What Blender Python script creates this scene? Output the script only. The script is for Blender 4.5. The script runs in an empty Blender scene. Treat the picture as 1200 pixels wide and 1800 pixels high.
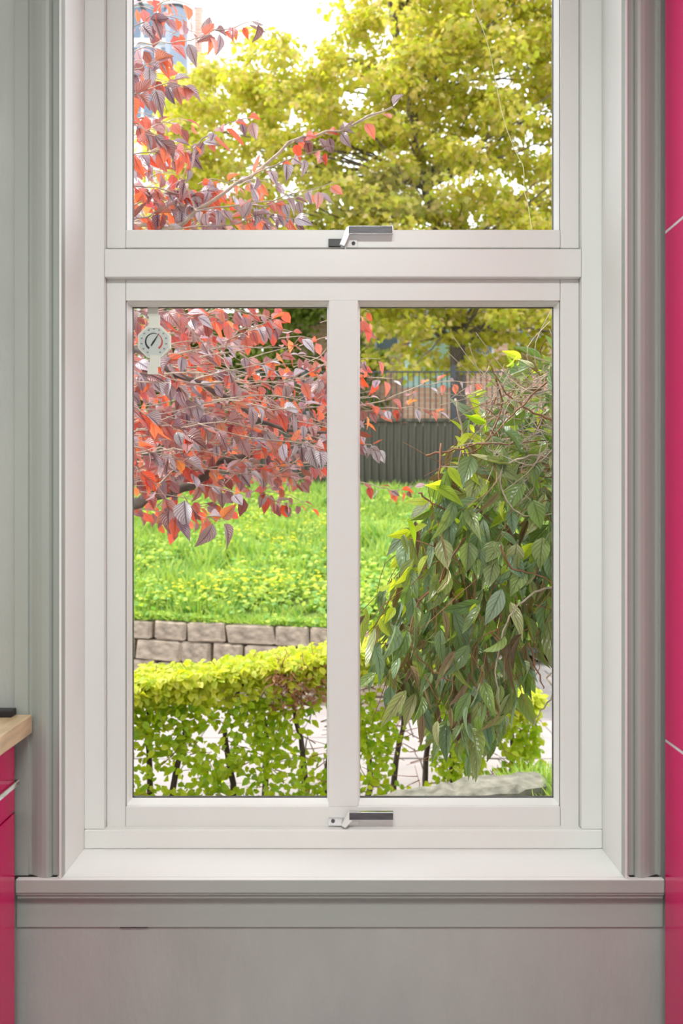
import bpy, bmesh, math, random
import numpy as np
from mathutils import Vector, Matrix, noise
random.seed(7); rng = np.random.default_rng(7)
S = bpy.context.scene; COL = S.collection
# ------------------------------------------------------------- camera
F, CX, CY, CZ = 1511.0, 602.0, 892.0, 1.32          # focal length in px of the 1200x1800 frame, vanishing point, eye height
cd = bpy.data.cameras.new('camera'); cam = bpy.data.objects.new('camera', cd); COL.objects.link(cam)
cam.location = (0, 0, CZ); cam.rotation_euler = (math.pi/2, 0, 0)
cd.sensor_fit = 'HORIZONTAL'; cd.sensor_width = 24; cd.lens = 24*F/1200
cd.shift_x = -(CX-600)/1200; cd.shift_y = -(900-CY)/1200
cd.dof.use_dof = True; cd.dof.focus_distance = 2.3; cd.dof.aperture_fstop = 4.5
cd.clip_start = .02; cd.clip_end = 200
S.camera = cam
# ------------------------------------------------------------- light
w = bpy.data.worlds.new('world'); S.world = w; w.use_nodes = True
wn = w.node_tree.nodes; wb = wn['Background']
wb.inputs[0].default_value = (.93, .96, 1, 1); wb.inputs[1].default_value = 2.6
sl = bpy.data.lights.new('sun', 'SUN'); sl.energy = 4.3; sl.angle = math.radians(7); sl.color = (1, .95, .86)
sun = bpy.data.objects.new('sun', sl); COL.objects.link(sun)
sun.rotation_euler = Vector((.62, -.13, -.9)).to_track_quat('-Z', 'Y').to_euler()
S.view_settings.view_transform = 'Standard'; S.view_settings.look = 'None'
S.view_settings.exposure = 0; S.view_settings.gamma = 1; S.view_settings.use_curve_mapping = False
FILL_W = 60.0
# ------------------------------------------------------------- helpers
def P(px, py, D): return Vector(((px-CX)*D/F, D, CZ-(py-CY)*D/F))
def X(px, D): return (px-CX)*D/F
def Z(py, D): return CZ-(py-CY)*D/F
class MB:
    def __init__(s): s.v = []; s.f = []
    def box(s, x0, x1, y0, y1, z0, z1):
        o = len(s.v)
        s.v += [(x0,y0,z0),(x1,y0,z0),(x1,y1,z0),(x0,y1,z0),(x0,y0,z1),(x1,y0,z1),(x1,y1,z1),(x0,y1,z1)]
        s.f += [(o,o+3,o+2,o+1),(o+4,o+5,o+6,o+7),(o,o+1,o+5,o+4),(o+1,o+2,o+6,o+5),(o+2,o+3,o+7,o+6),(o+3,o,o+4,o+7)]
        return s
    def tube(s, pts, r0, r1=None, n=6):
        r1 = r0 if r1 is None else r1; pts = [Vector(p) for p in pts]; N = len(pts); o = len(s.v)
        for i, p in enumerate(pts):
            d = (pts[min(i+1, N-1)]-pts[max(i-1, 0)]).normalized()
            a = d.cross(Vector((.13, .97, .2))); a = a.normalized() if a.length > .05 else d.cross(Vector((1,0,0))).normalized()
            b = d.cross(a); r = r0+(r1-r0)*i/max(1, N-1)
            for k in range(n):
                t = 2*math.pi*k/n; s.v.append(tuple(p+a*math.cos(t)*r+b*math.sin(t)*r))
        for i in range(N-1):
            for k in range(n):
                q = o+i*n; s.f.append((q+k, q+(k+1) % n, q+n+(k+1) % n, q+n+k))
        s.f.append(tuple(o+k for k in range(n))[::-1]); s.f.append(tuple(o+(N-1)*n+k for k in range(n)))
        return s
    def prism(s, prof, axis, a, b):
        """extrude a closed 2D profile along axis from a to b; profile is in the two other axes"""
        o = len(s.v); n = len(prof)
        for t in (a, b):
            for (p, q) in prof: s.v.append({'x': (t,p,q), 'y': (p,t,q), 'z': (p,q,t)}[axis])
        for k in range(n): s.f.append((o+k, o+(k+1) % n, o+n+(k+1) % n, o+n+k))
        s.f.append(tuple(range(o, o+n))[::-1]); s.f.append(tuple(range(o+n, o+2*n)))
        return s
    def build(s, name, mat, parent=None, bevel=0, smooth=False, seg=2):
        me = bpy.data.meshes.new(name); me.from_pydata(s.v, [], s.f)
        bm = bmesh.new(); bm.from_mesh(me); bmesh.ops.recalc_face_normals(bm, faces=bm.faces); bm.to_mesh(me); bm.free()
        me.materials.append(mat)
        if smooth: me.polygons.foreach_set('use_smooth', [True]*len(me.polygons))
        return link(name, me, parent, bevel, seg)
def link(name, me, parent=None, bevel=0, seg=2):
    o = bpy.data.objects.new(name, me); COL.objects.link(o)
    if parent:
        o.parent = parent; o.matrix_parent_inverse = Matrix.Translation(-parent.location)
    if bevel:
        m = o.modifiers.new('bevel', 'BEVEL'); m.width = bevel; m.segments = seg; m.limit_method = 'ANGLE'; m.angle_limit = .6
    return o
def tag(o, label=None, cat=None, group=None, kind=None):
    if label: o['label'] = label
    if cat: o['category'] = cat
    if group: o['group'] = group
    if kind: o['kind'] = kind
    return o
def empty(name, loc=(0,0,0)):
    o = bpy.data.objects.new(name, None); COL.objects.link(o); o.location = loc; o.empty_display_size = .1
    return o
def smoothpath(pts, sub=4, wob=0.0):
    pts = [Vector(p) for p in pts]; out = []
    if len(pts) < 3: 
        a, b = pts[0], pts[-1]; return [a.lerp(b, i/sub)+Vector(rng.normal(0, wob, 3))*(0 < i) for i in range(sub+1)]
    for i in range(len(pts)-1):
        p0 = pts[max(0, i-1)]; p1 = pts[i]; p2 = pts[i+1]; p3 = pts[min(len(pts)-1, i+2)]
        for k in range(sub):
            t = k/sub
            q = .5*((2*p1)+(p2-p0)*t+(2*p0-5*p1+4*p2-p3)*t*t+(3*p1-p0-3*p2+p3)*t**3)
            out.append(q+Vector(rng.normal(0, wob, 3)))
    out.append(pts[-1]); return out
# ------------------------------------------------------------- materials
def newmat(name):
    m = bpy.data.materials.new(name); m.use_nodes = True; nt = m.node_tree
    return m, nt, nt.nodes['Principled BSDF'], nt.nodes['Material Output']
def c4(c): return (c[0], c[1], c[2], 1)
def srgb(r, g, b):
    f = lambda v: (v/255/12.92) if v/255 <= .04045 else ((v/255+.055)/1.055)**2.4
    return (f(r), f(g), f(b))
def paint(name, col, rough=.45, var=.06, scale=6, bump=.15, bscale=60, stretch=(1,1,1), coat=0, metal=0, spec=.5):
    m, nt, b, out = newmat(name); N = nt.nodes; L = nt.links
    tc = N.new('ShaderNodeTexCoord'); mp = N.new('ShaderNodeMapping'); mp.inputs['Scale'].default_value = stretch
    L.new(tc.outputs['Object'], mp.inputs[0])
    n1 = N.new('ShaderNodeTexNoise'); n1.inputs['Scale'].default_value = scale; n1.inputs['Detail'].default_value = 6; L.new(mp.outputs[0], n1.inputs[0])
    r = N.new('ShaderNodeValToRGB'); r.color_ramp.elements[0].position = .3; r.color_ramp.elements[1].position = .7
    r.color_ramp.elements[0].color = c4([max(0, c*(1-var)) for c in col]); r.color_ramp.elements[1].color = c4([min(1, c*(1+var)) for c in col])
    L.new(n1.outputs[0], r.inputs[0]); L.new(r.outputs[0], b.inputs['Base Color'])
    n2 = N.new('ShaderNodeTexNoise'); n2.inputs['Scale'].default_value = bscale; n2.inputs['Detail'].default_value = 4; L.new(mp.outputs[0], n2.inputs[0])
    bp = N.new('ShaderNodeBump'); bp.inputs['Strength'].default_value = bump; bp.inputs['Distance'].default_value = .003
    L.new(n2.outputs[0], bp.inputs['Height']); L.new(bp.outputs[0], b.inputs['Normal'])
    b.inputs['Roughness'].default_value = rough; b.inputs['Metallic'].default_value = metal
    b.inputs['Coat Weight'].default_value = coat; b.inputs['Coat Roughness'].default_value = .05
    b.inputs['Specular IOR Level'].default_value = spec
    if rough >= .85: b.inputs['Specular IOR Level'].default_value = .1
    return m
def leafmat(name, front, back, trans=.45, rough=.4, vein=0.0, nv=9, spec=.4, tlo=None):
    """front/back: lists of colours, picked per leaf; veins relief by UV"""
    m, nt, b, out = newmat(name); N = nt.nodes; L = nt.links
    oi = N.new('ShaderNodeObjectInfo'); g = N.new('ShaderNodeNewGeometry')
    ad = N.new('ShaderNodeMath'); ad.operation = 'ADD'; L.new(oi.outputs['Random'], ad.inputs[0]); L.new(g.outputs['Random Per Island'], ad.inputs[1])
    fr = N.new('ShaderNodeMath'); fr.operation = 'FRACT'; L.new(ad.outputs[0], fr.inputs[0])
    def ramp(cols):
        r = N.new('ShaderNodeValToRGB'); e = r.color_ramp.elements; r.color_ramp.interpolation = 'LINEAR'
        while len(e) < len(cols): e.new(.5)
        for i, c in enumerate(cols): e[i].position = i/(len(cols)-1); e[i].color = c4(c)
        L.new(fr.outputs[0], r.inputs[0]); return r
    rf, rb = ramp(front), ramp(back)
    L.new(rf.outputs[0], b.inputs['Base Color']); b.inputs['Roughness'].default_value = rough; b.inputs['Specular IOR Level'].default_value = spec
    tr = N.new('ShaderNodeBsdfTranslucent'); L.new(rb.outputs[0], tr.inputs[0])
    if vein:
        uv = N.new('ShaderNodeUVMap'); sx = N.new('ShaderNodeSeparateXYZ'); L.new(uv.outputs[0], sx.inputs[0])
        def mth(op, a, c, clamp=False):
            q = N.new('ShaderNodeMath'); q.operation = op
            for i, s in enumerate((a, c)):
                if s is None: continue
                if isinstance(s, (int, float)): q.inputs[i].default_value = s
                else: L.new(s, q.inputs[i])
            return q.outputs[0]
        u = mth('ABSOLUTE', mth('SUBTRACT', sx.outputs[0], .5), None)
        ph = mth('MULTIPLY', mth('SUBTRACT', sx.outputs[1], mth('MULTIPLY', u, .75)), nv*6.283)
        h = mth('POWER', mth('ABSOLUTE', mth('SINE', mth('MULTIPLY', ph, .5), None), None), .28)
        mid = mth('MINIMUM', mth('MULTIPLY', u, 14), 1)
        hh = mth('MULTIPLY', h, mid)
        bp = N.new('ShaderNodeBump'); bp.inputs['Strength'].default_value = vein; bp.inputs['Distance'].default_value = .004
        L.new(hh, bp.inputs['Height']); L.new(bp.outputs[0], b.inputs['Normal']); L.new(bp.outputs[0], tr.inputs['Normal'])
        mx = N.new('ShaderNodeMixRGB'); mx.blend_type = 'MIX'; L.new(rf.outputs[0], mx.inputs[1])
        hs = N.new('ShaderNodeMixRGB'); hs.blend_type = 'MULTIPLY'; hs.inputs[0].default_value = 1; hs.inputs[2].default_value = (.30, .26, .30, 1); L.new(rf.outputs[0], hs.inputs[1])
        L.new(hs.outputs[0], mx.inputs[2]); L.new(mth('SUBTRACT', 1, hh), mx.inputs[0]); L.new(mx.outputs[0], b.inputs['Base Color'])
    mix = N.new('ShaderNodeMixShader'); mix.inputs[0].default_value = trans
    if tlo is not None:
        a_ = N.new('ShaderNodeMath'); a_.operation = 'MULTIPLY'; a_.inputs[1].default_value = 7.31; L.new(fr.outputs[0], a_.inputs[0])
        b_ = N.new('ShaderNodeMath'); b_.operation = 'FRACT'; L.new(a_.outputs[0], b_.inputs[0])
        r_ = N.new('ShaderNodeMapRange'); r_.inputs[1].default_value = .45; r_.inputs[2].default_value = .7; r_.inputs[3].default_value = tlo; r_.inputs[4].default_value = trans
        L.new(b_.outputs[0], r_.inputs[0]); L.new(r_.outputs[0], mix.inputs[0])
    L.new(b.outputs[0], mix.inputs[1]); L.new(tr.outputs[0], mix.inputs[2]); L.new(mix.outputs[0], out.inputs[0])
    return m
M = {}
M['white'] = paint('white_gloss_paint', (.785,.795,.765), .32, .02, 5, .05, 90, (1,1,.15))
M['sillwhite'] = paint('white_sill_paint', (.86,.87,.845), .4, .03, 5, .06, 70, (.3,1,1))
M['greytrim'] = paint('grey_trim_paint', (.39,.412,.38), .42, .05, 9, .22, 45, (1,1,.12))
M['greysill'] = paint('grey_sill_paint', (.42,.45,.412), .42, .05, 9, .22, 45, (.12,1,1))
M['greywall'] = paint('grey_wall_paint', (.435,.445,.42), .6, .07, 7, .5, 55, (1,1,.5))
M['room'] = paint('room_wall_paint', (.72,.71,.69), .7, .04)
M['floor'] = paint('grey_floor', (.34,.35,.35), .4, .3, 8, .2, 60, (1,8,1))
M['red'] = paint('crimson_gloss_laminate', (.82,.0,.16), .22, .02, 3, .01, 20, coat=.3, spec=.3)
M['carcass'] = paint('pale_carcass', (.85,.80,.82), .4)
M['wood'] = paint('blond_wood_worktop', (.74,.55,.33), .35, .18, 10, .1, 40, (6,1,6), coat=.3)
M['black'] = paint('plain_black', (.01,.01,.011), .4)
M['chrome'] = paint('chrome', (.82,.82,.83), .12, .03, 5, .01, metal=1)
M['darksatin'] = paint('dark_satin_grey', (.085,.08,.088), .35, .3, 30, .1, 200, (1,1,8))
M['plastic'] = paint('cream_plastic', (.80,.80,.72), .35, .03)
M['dial'] = paint('dial_card', (.62,.66,.63), .5, .03)
M['ink'] = paint('black_ink', (.012,.02,.03), .4)
M['inkgrey'] = paint('grey_ink', (.2,.21,.21), .5)
M['inkred'] = paint('red_ink', (.6,.09,.07), .5)
M['bark'] = paint('grey_bark', (.13,.10,.085), .8, .4, 25, .9, 80, (1,1,.4))
M['twig'] = paint('tan_twig', (.50,.39,.31), .6, .35, 30, .3, 90)
M['twigred'] = paint('red_brown_stem', (.28,.12,.06), .55, .35, 30, .3, 90)
M['darkstem'] = paint('dark_stem', (.06,.042,.035), .8, .4, 30, .5, 90)
M['stone'] = paint('sandstone', (.32,.26,.205), .9, .42, 4, 1.0, 14)
M['joint'] = paint('dark_earth_joint', (.05,.04,.032), .95, .3)
M['soil'] = paint('brown_soil', (.17,.12,.085), .95, .4, 14, .8, 40)
M['earthgreen'] = paint('mossy_earth', (.12,.17,.04), .95, .5, 6, .8, 40)
M['slab'] = paint('pale_paving', (.33,.29,.285), .8, .1, 4, .3, 40)
M['board'] = paint('weathered_board', (.075,.07,.055), .85, .65, 3, .6, 30, (4,4,.35))
M['iron'] = paint('dark_iron', (.03,.032,.035), .5, .3)
M['kerb'] = paint('grey_lichen_stone', (.19,.18,.145), .9, .4, 16, .9, 40)
M['render'] = paint('pale_render', (.72,.73,.76), .8, .06)
M['bluegrey'] = paint('blue_grey_cladding', (.24,.28,.36), .6, .08)
M['winblue'] = paint('blue_window_glass', (.16,.21,.29), .1, .1)
M['skyblue'] = paint('light_blue_paint', (.5,.74,.82), .5, .05)
M['thread'] = paint('pale_wire', (.75,.72,.45), .4)
def brickmat():
    m, nt, b, out = newmat('pink_brick'); N = nt.nodes; L = nt.links
    tc = N.new('ShaderNodeTexCoord'); mp = N.new('ShaderNodeMapping'); mp.inputs['Rotation'].default_value = (math.pi/2,0,0); L.new(tc.outputs['Object'], mp.inputs[0])
    br = N.new('ShaderNodeTexBrick'); br.inputs['Scale'].default_value = 1; br.inputs['Brick Width'].default_value = .45; br.inputs['Row Height'].default_value = .15
    br.inputs['Mortar Size'].default_value = .012
    br.inputs['Color1'].default_value = (.62,.33,.25,1); br.inputs['Color2'].default_value = (.70,.42,.33,1); br.inputs['Mortar'].default_value = (.7,.6,.55,1)
    L.new(mp.outputs[0], br.inputs[0]); L.new(br.outputs[0], b.inputs['Base Color']); b.inputs['Roughness'].default_value = .9
    return m
M['brick'] = brickmat()
def glassmat():
    m, nt, b, out = newmat('window_glass'); N = nt.nodes; L = nt.links
    t = N.new('ShaderNodeBsdfTransparent'); t.inputs[0].default_value = (.985,.99,.985,1)
    gl = N.new('ShaderNodeBsdfGlossy'); gl.inputs['Roughness'].default_value = .02
    fz = N.new('ShaderNodeFresnel'); fz.inputs[0].default_value = 1.05
    mx = N.new('ShaderNodeMixShader'); L.new(fz.outputs[0], mx.inputs[0]); L.new(t.outputs[0], mx.inputs[1]); L.new(gl.outputs[0], mx.inputs[2])
    L.new(mx.outputs[0], out.inputs[0]); return m
M['glass'] = glassmat()
m, nt, b, out = newmat('fill_diffuser'); b.inputs['Emission Color'].default_value = (1,.97,.93,1); b.inputs['Emission Strength'].default_value = 4; M['fill_light'] = m
M['copper'] = leafmat('copper_leaf', [srgb(222,206,220), srgb(244,238,246), srgb(190,160,176), srgb(238,228,238), srgb(190,124,118), srgb(228,218,230), srgb(176,142,160)],
                      [srgb(255,128,40), srgb(244,90,46), srgb(255,150,40), srgb(236,84,70), srgb(255,110,30), srgb(250,90,36)], .66, .28, 1.0, 9, 1.0, .04)
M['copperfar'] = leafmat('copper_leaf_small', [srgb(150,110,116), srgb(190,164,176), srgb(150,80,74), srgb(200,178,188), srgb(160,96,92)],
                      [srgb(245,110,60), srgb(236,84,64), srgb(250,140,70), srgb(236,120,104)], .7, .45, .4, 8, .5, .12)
M['vine'] = leafmat('climber_leaf', [srgb(110,142,118), srgb(150,166,96), srgb(104,136,76), srgb(166,182,160), srgb(122,144,80), srgb(184,182,122), srgb(82,116,92), srgb(150,158,96)],
                    [srgb(140,195,40), srgb(170,205,50), srgb(120,170,40), srgb(160,185,50), srgb(195,215,70)], .36, .26, .35, 6, .8, .12)
M['vinenew'] = leafmat('climber_young_leaf', [srgb(170,196,60), srgb(196,212,80), srgb(140,180,60)], [srgb(220,245,40), srgb(235,245,60), srgb(180,220,30)], .55, .4, .4, 7)
M['vinedead'] = leafmat('climber_dry_leaf', [srgb(120,92,78), srgb(166,150,104), srgb(96,74,62), srgb(180,166,110)], [srgb(140,110,60), srgb(170,150,70)], .2, .7, .4, 7)
M['hedge'] = leafmat('hedge_leaf', [srgb(136,170,24), srgb(176,190,30), srgb(104,150,24), srgb(196,200,50), srgb(120,160,30)],
                     [srgb(190,225,10), srgb(220,235,20), srgb(140,200,10), srgb(230,230,30)], .45, .45, .3, 7)
M['hedgedead'] = leafmat('hedge_dry_leaf', [srgb(150,100,70), srgb(180,130,96), srgb(120,80,60)], [srgb(200,140,90), srgb(160,100,60)], .3, .7)
M['tree'] = leafmat('maple_leaf', [srgb(190,182,62), srgb(160,168,54), srgb(212,194,84), srgb(128,148,44), srgb(228,194,136), srgb(180,180,64)],
                    [srgb(238,232,70), srgb(204,220,50), srgb(245,222,90), srgb(180,205,40), srgb(250,212,150)], .5, .6)
M['treedark'] = leafmat('dark_tree_leaf', [srgb(134,146,66), srgb(100,118,50), srgb(156,164,76)], [srgb(175,190,70), srgb(140,165,50)], .4, .6)
M['hedgenew'] = leafmat('hedge_young_leaf', [srgb(200,206,50), srgb(222,216,70), srgb(170,196,44), srgb(230,222,90)],
                     [srgb(225,235,30), srgb(235,240,50), srgb(200,225,30)], .45, .4, .3, 7, .5)
M['grass'] = leafmat('grass_blade', [srgb(150,176,70), srgb(180,196,84), srgb(110,150,60), srgb(196,208,110), srgb(140,180,100), srgb(90,136,50)],
                     [srgb(180,215,60), srgb(205,225,70), srgb(130,190,40), srgb(100,160,40)], .4, .6)
M['weed'] = leafmat('weed_leaf', [srgb(176,196,90), srgb(200,210,90), srgb(120,160,70), srgb(150,190,110)], [srgb(200,225,60), srgb(180,210,70), srgb(120,180,50)], .4, .6)
M['petal'] = leafmat('yellow_petal', [srgb(230,215,20), srgb(240,225,60)], [srgb(240,230,20), srgb(235,220,30)], .4, .6)

# ------------------------------------------------------------- leaf meshes
def leaf_tmpl(outline, rows, fold=.25, curl=.25, half=1, twist=0.0):
    """leaf along +Y, base at 0, length 1, normal +Z; outline(t)=half width; half = columns per side"""
    V = []; Fc = []; UV = []; nc = 2*half+1
    for i in range(rows+1):
        t = i/rows; wd = outline(t)
        for k in range(-half, half+1):
            s = k/half; x = s*wd; z = abs(s)*wd*fold-curl*t*t+.06*math.sin(6*t+s*2)*(abs(s) > 0)*wd*2
            a = twist*t; V.append((x*math.cos(a), t*(1-.15*curl), z+x*math.sin(a))); UV.append((.5+s*.5, t))
    for i in range(rows):
        for k in range(nc-1):
            a = i*nc+k; Fc.append((a, a+1, a+nc+1, a+nc))
    return np.array(V, float), Fc, UV
def tmpl_mesh(t, name, mat):
    V, Fc, UV = t; me = bpy.data.meshes.new(name); me.from_pydata([tuple(v) for v in V], [], Fc)
    uv = me.uv_layers.new(name='UVMap'); 
    for p in me.polygons:
        for li in p.loop_indices: uv.data[li].uv = UV[me.loops[li].vertex_index]
        p.use_smooth = True
    me.materials.append(mat); return me
ovate = lambda t: .325*math.sin(math.pi*min(1, t**.75))*(1-.15*t)+.012+.018*(int(t*12) % 2)
roundl = lambda t: .40*math.sin(math.pi*t**.8)+.01
lance = lambda t: .185*math.sin(math.pi*t**.78)*(1.05-.2*t)+.006
small = lambda t: .34*math.sin(math.pi*t**.85)+.01
T_cop = [leaf_tmpl(ovate, 6, f, c, 2, tw) for f, c, tw in ((.3,.25,.1), (.15,.5,-.5), (.8,.15,.5), (.35,.7,0), (.5,-.25,.3), (1.1,.3,-.2))]
T_copf = [leaf_tmpl(small, 3, f, c, 1) for f, c in ((.3,.3), (.1,.5))]
T_vine = [leaf_tmpl(lance, 8, f, c, 2, tw) for f, c, tw in ((.4,.2,.3), (.15,.45,-.6), (.7,.1,.9), (.3,.7,.2), (1.2,.2,-.3), (.5,-.3,.5))]
T_vinef = [leaf_tmpl(lance, 4, .4, .3, 1)]
T_hedge = [leaf_tmpl(small, 3, f, c, 1) for f, c in ((.25,.25), (.05,.4))]
T_tree = [leaf_tmpl(lambda t: [.08,.48,.3,.02][min(3, int(t*3+.01))], 3, .15, .3, 1)]
T_blade = [leaf_tmpl(lambda t: .045*(1-t)+.004, 2, .3, .35, 1)]
def basis(pos, d, nrm, s, sx=1.0):
    d = Vector(d).normalized(); n = Vector(nrm); n = n-d*n.dot(d)
    if n.length < 1e-3: n = d.orthogonal()
    n.normalize(); x = d.cross(n)
    return Matrix(((x[0]*s*sx, d[0]*s, n[0]*s, pos[0]), (x[1]*s*sx, d[1]*s, n[1]*s, pos[1]), (x[2]*s*sx, d[2]*s, n[2]*s, pos[2]), (0,0,0,1)))
def mass(name, tmpls, mats, mat, parent=None):
    """many small leaves joined into one mesh"""
    mats = list(mats)
    if not mats: return None
    A = np.array([np.array(m) for m in mats]); Vs = []; Ls = []; UVs = []; off = 0; sizes = []
    for ti, t in enumerate(tmpls):
        B = A[ti::len(tmpls)]
        if len(B) == 0: continue
        V, Fc, UV = t; H = np.c_[V, np.ones(len(V))]
        W = np.einsum('nij,vj->nvi', B, H)[:, :, :3]; Vs.append(W.reshape(-1, 3))
        Fa = np.array(Fc); idx = (Fa[None]+(np.arange(len(B))*len(V))[:, None, None]+off).reshape(-1); Ls.append(idx)
        UVs.append(np.tile(np.array(UV)[Fa].reshape(-1, 2), (len(B), 1))); off += len(B)*len(V)
    Vv = np.concatenate(Vs); Li = np.concatenate(Ls); U = np.concatenate(UVs); nf = len(Li)//4
    me = bpy.data.meshes.new(name); me.vertices.add(len(Vv)); me.vertices.foreach_set('co', Vv.astype(np.float32).ravel())
    me.loops.add(len(Li)); me.loops.foreach_set('vertex_index', Li.astype(np.int32))
    me.polygons.add(nf); me.polygons.foreach_set('loop_start', np.arange(nf, dtype=np.int32)*4)
    me.update(calc_edges=True)
    uv = me.uv_layers.new(name='UVMap'); uv.data.foreach_set('uv', U.astype(np.float32).ravel())
    me.polygons.foreach_set('use_smooth', np.ones(nf, bool)); me.materials.append(mat)
    o = link(name, me, parent); o['kind'] = 'stuff'; return o
def singles(name, meshes, mats, parent, label=None):
    for i, mt in enumerate(mats):
        o = link(name, meshes[i % len(meshes)], parent); o.matrix_basis = mt
        if label: o['label'] = label
def rv(s=1.0): return Vector(rng.normal(0, s, 3))

# ============================================================= THE ROOM
DF, DS, DG, NOSE, CAS, WALL = 1.91, 1.93, 1.97, 1.75, 1.765, 1.785
SILL = Z(1491.5, DF); XL, XR = X(148, DF), X(1058, DF)
def struct(o, label=None): o['kind'] = 'structure'; (label and o.__setitem__('label', label)); return o
wx0, wx1, OUT = -1.45, 1.45, 2.12
wm = MB(); wm.box(wx0, XL-.015, WALL, OUT, -1.2, 3.3).box(XR+.015, wx1, WALL, OUT, -1.2, 3.3).box(XL-.015, XR+.015, WALL, OUT, -1.2, SILL-.04).box(XL-.015, XR+.015, WALL, OUT, 2.76, 3.3)
struct(wm.build('wall_front', M['greywall']), 'grey painted plaster wall around and below the window')
struct(MB().box(-1.45, 1.45, -3.2, WALL, -.1, 0).build('floor', M['floor']), 'floor of the kitchen')
struct(MB().box(-1.45, 1.45, -3.2, WALL, 3.0, 3.1).build('ceiling', M['room']), 'white ceiling of the kitchen')
struct(MB().box(-1.45, -1.35, -3.2, WALL, 0, 3.0).build('wall_left', M['room']), 'plain light wall on the left of the kitchen')
struct(MB().box(1.35, 1.45, -3.2, WALL, 0, 3.0).build('wall_right', M['room']), 'plain light wall on the right of the kitchen')
struct(MB().box(-1.45, 1.45, -3.3, -3.2, 0, 3.0).build('wall_back', M['room']), 'plain light wall behind the viewer')
# frame: jambs, transom, bottom member
t = struct(empty('trim_1', (0, DF, SILL)), 'white window frame with thick transom between the two lights')
ji, jr = X(183, DF), X(1022, DF)
zt0, zt1 = Z(487, DF), Z(437, DF); zb = Z(1458, DF)
MB().box(XL, ji, DF, 2.03, zb+.0006, 2.74).build('jamb', M['white'], t, .0015)
MB().box(jr, XR, DF, 2.03, zb+.0006, 2.74).build('jamb', M['white'], t, .0015)
MB().box(ji+.0002, jr-.0002, DF+.0004, 2.03, zt0, zt1).build('transom', M['white'], t, .0025)
MB().box(XL, XR, DF-.003, 2.03, SILL, zb).build('bottom_rail', M['white'], t, .003)
MB().box(ji, jr, DF, 2.03, 2.68, 2.74).build('head', M['white'], t, .002)
# lining boards
t = struct(empty('trim_2', (0, 1.84, SILL)), 'white lining boards of the deep window reveal')
MB().box(XL-.012, XL, CAS+.0135, DF+.05, SILL, 2.75).build('lining_board', M['sillwhite'], t, .001)
MB().box(XR, XR+.012, CAS+.0135, DF+.05, SILL, 2.75).build('lining_board', M['sillwhite'], t, .001)
MB().box(XL, XR, CAS, DF+.05, 2.74, 2.752).build('lining_board', M['sillwhite'], t, .001)
# sill and apron
sx0, sx1 = X(27, 1.75), X(1168, 1.75)
t = struct(empty('trim_3', (0, NOSE, SILL-.03)), 'deep white window sill board above grey moulded apron')
MB().box(XL-.012, XR+.012, CAS, DF+.09, SILL-.028, SILL-.0003).build('sill_board', M['sillwhite'], t)
za = SILL-.0295; zc = Z(1583, CAS); zd = Z(1632, 1.775)
MB().box(sx0, sx1, NOSE, CAS, SILL-.028, SILL-.0003).build('sill_nose', M['greysill'], t, .002).data.materials.append(M['sillwhite'])
nose = t.children[-1]
for p in nose.data.polygons:
    if p.normal.z > .9: p.material_index = 1
prof = [(WALL, za+.002), (NOSE+.004, za+.002), (NOSE+.004, za-.003), (NOSE+.008, za-.005), (NOSE+.0105, za-.009), (NOSE+.011, za-.013), (NOSE+.017, za-.0155), (NOSE+.0195, za-.019), (WALL, za-.019)]
MB().prism(prof, 'x', sx0, sx1).build('sill_moulding', M['greysill'], t)
MB().box(sx0-.009, sx1+.008, WALL-.0055, WALL, zd, za-.018).build('apron_board', M['greysill'], t, .0012)
# architraves: profile in x/y (left one mirrored for the right)
def arch(sign, inner, outer, name, label):
    A = lambda d, y: (inner+sign*d, y)
    wd = abs(outer-inner)
    pr = [A(0, CAS+.013), A(0, CAS-.006), A(.0015, CAS-.009), A(.004, CAS-.009), A(.0055, CAS-.004), A(.006, CAS+.006), A(.022, CAS+.006), A(.0235, CAS-.001),
          A(.027, CAS-.005), A(.033, CAS-.0065), A(.042, CAS-.005), A(.052, CAS-.0005), A(.060, CAS+.004), A(.067, CAS+.008), A(.072, CAS+.009), A(.0735, CAS+.004), A(wd, CAS+.005), A(wd, WALL+.003), A(.013, WALL+.003), A(.013, CAS+.013)]
    o = MB().prism(pr, 'z', SILL+.0004, 2.98).build(name, M['greytrim'])
    return struct(o, label)
arch(-1, XL, X(24, CAS), 'trim_4', 'grey moulded architrave left of the window')
arch(1, XR, sx1-.001, 'trim_5', 'grey moulded architrave right of the window')
# white edge bead that joins lining and architrave
for i, (a, s) in enumerate(((XL, -1), (XR, 1))):
    struct(MB().box(min(a, a+s*.0048), max(a, a+s*.0048), CAS-.0105, CAS-.0088, SILL+.0005, 2.9).build('trim_%d' % (6+i), M['white'], None, .0006), 'thin white edge of the reveal on the %s' % ('left', 'right')[i])
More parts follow.
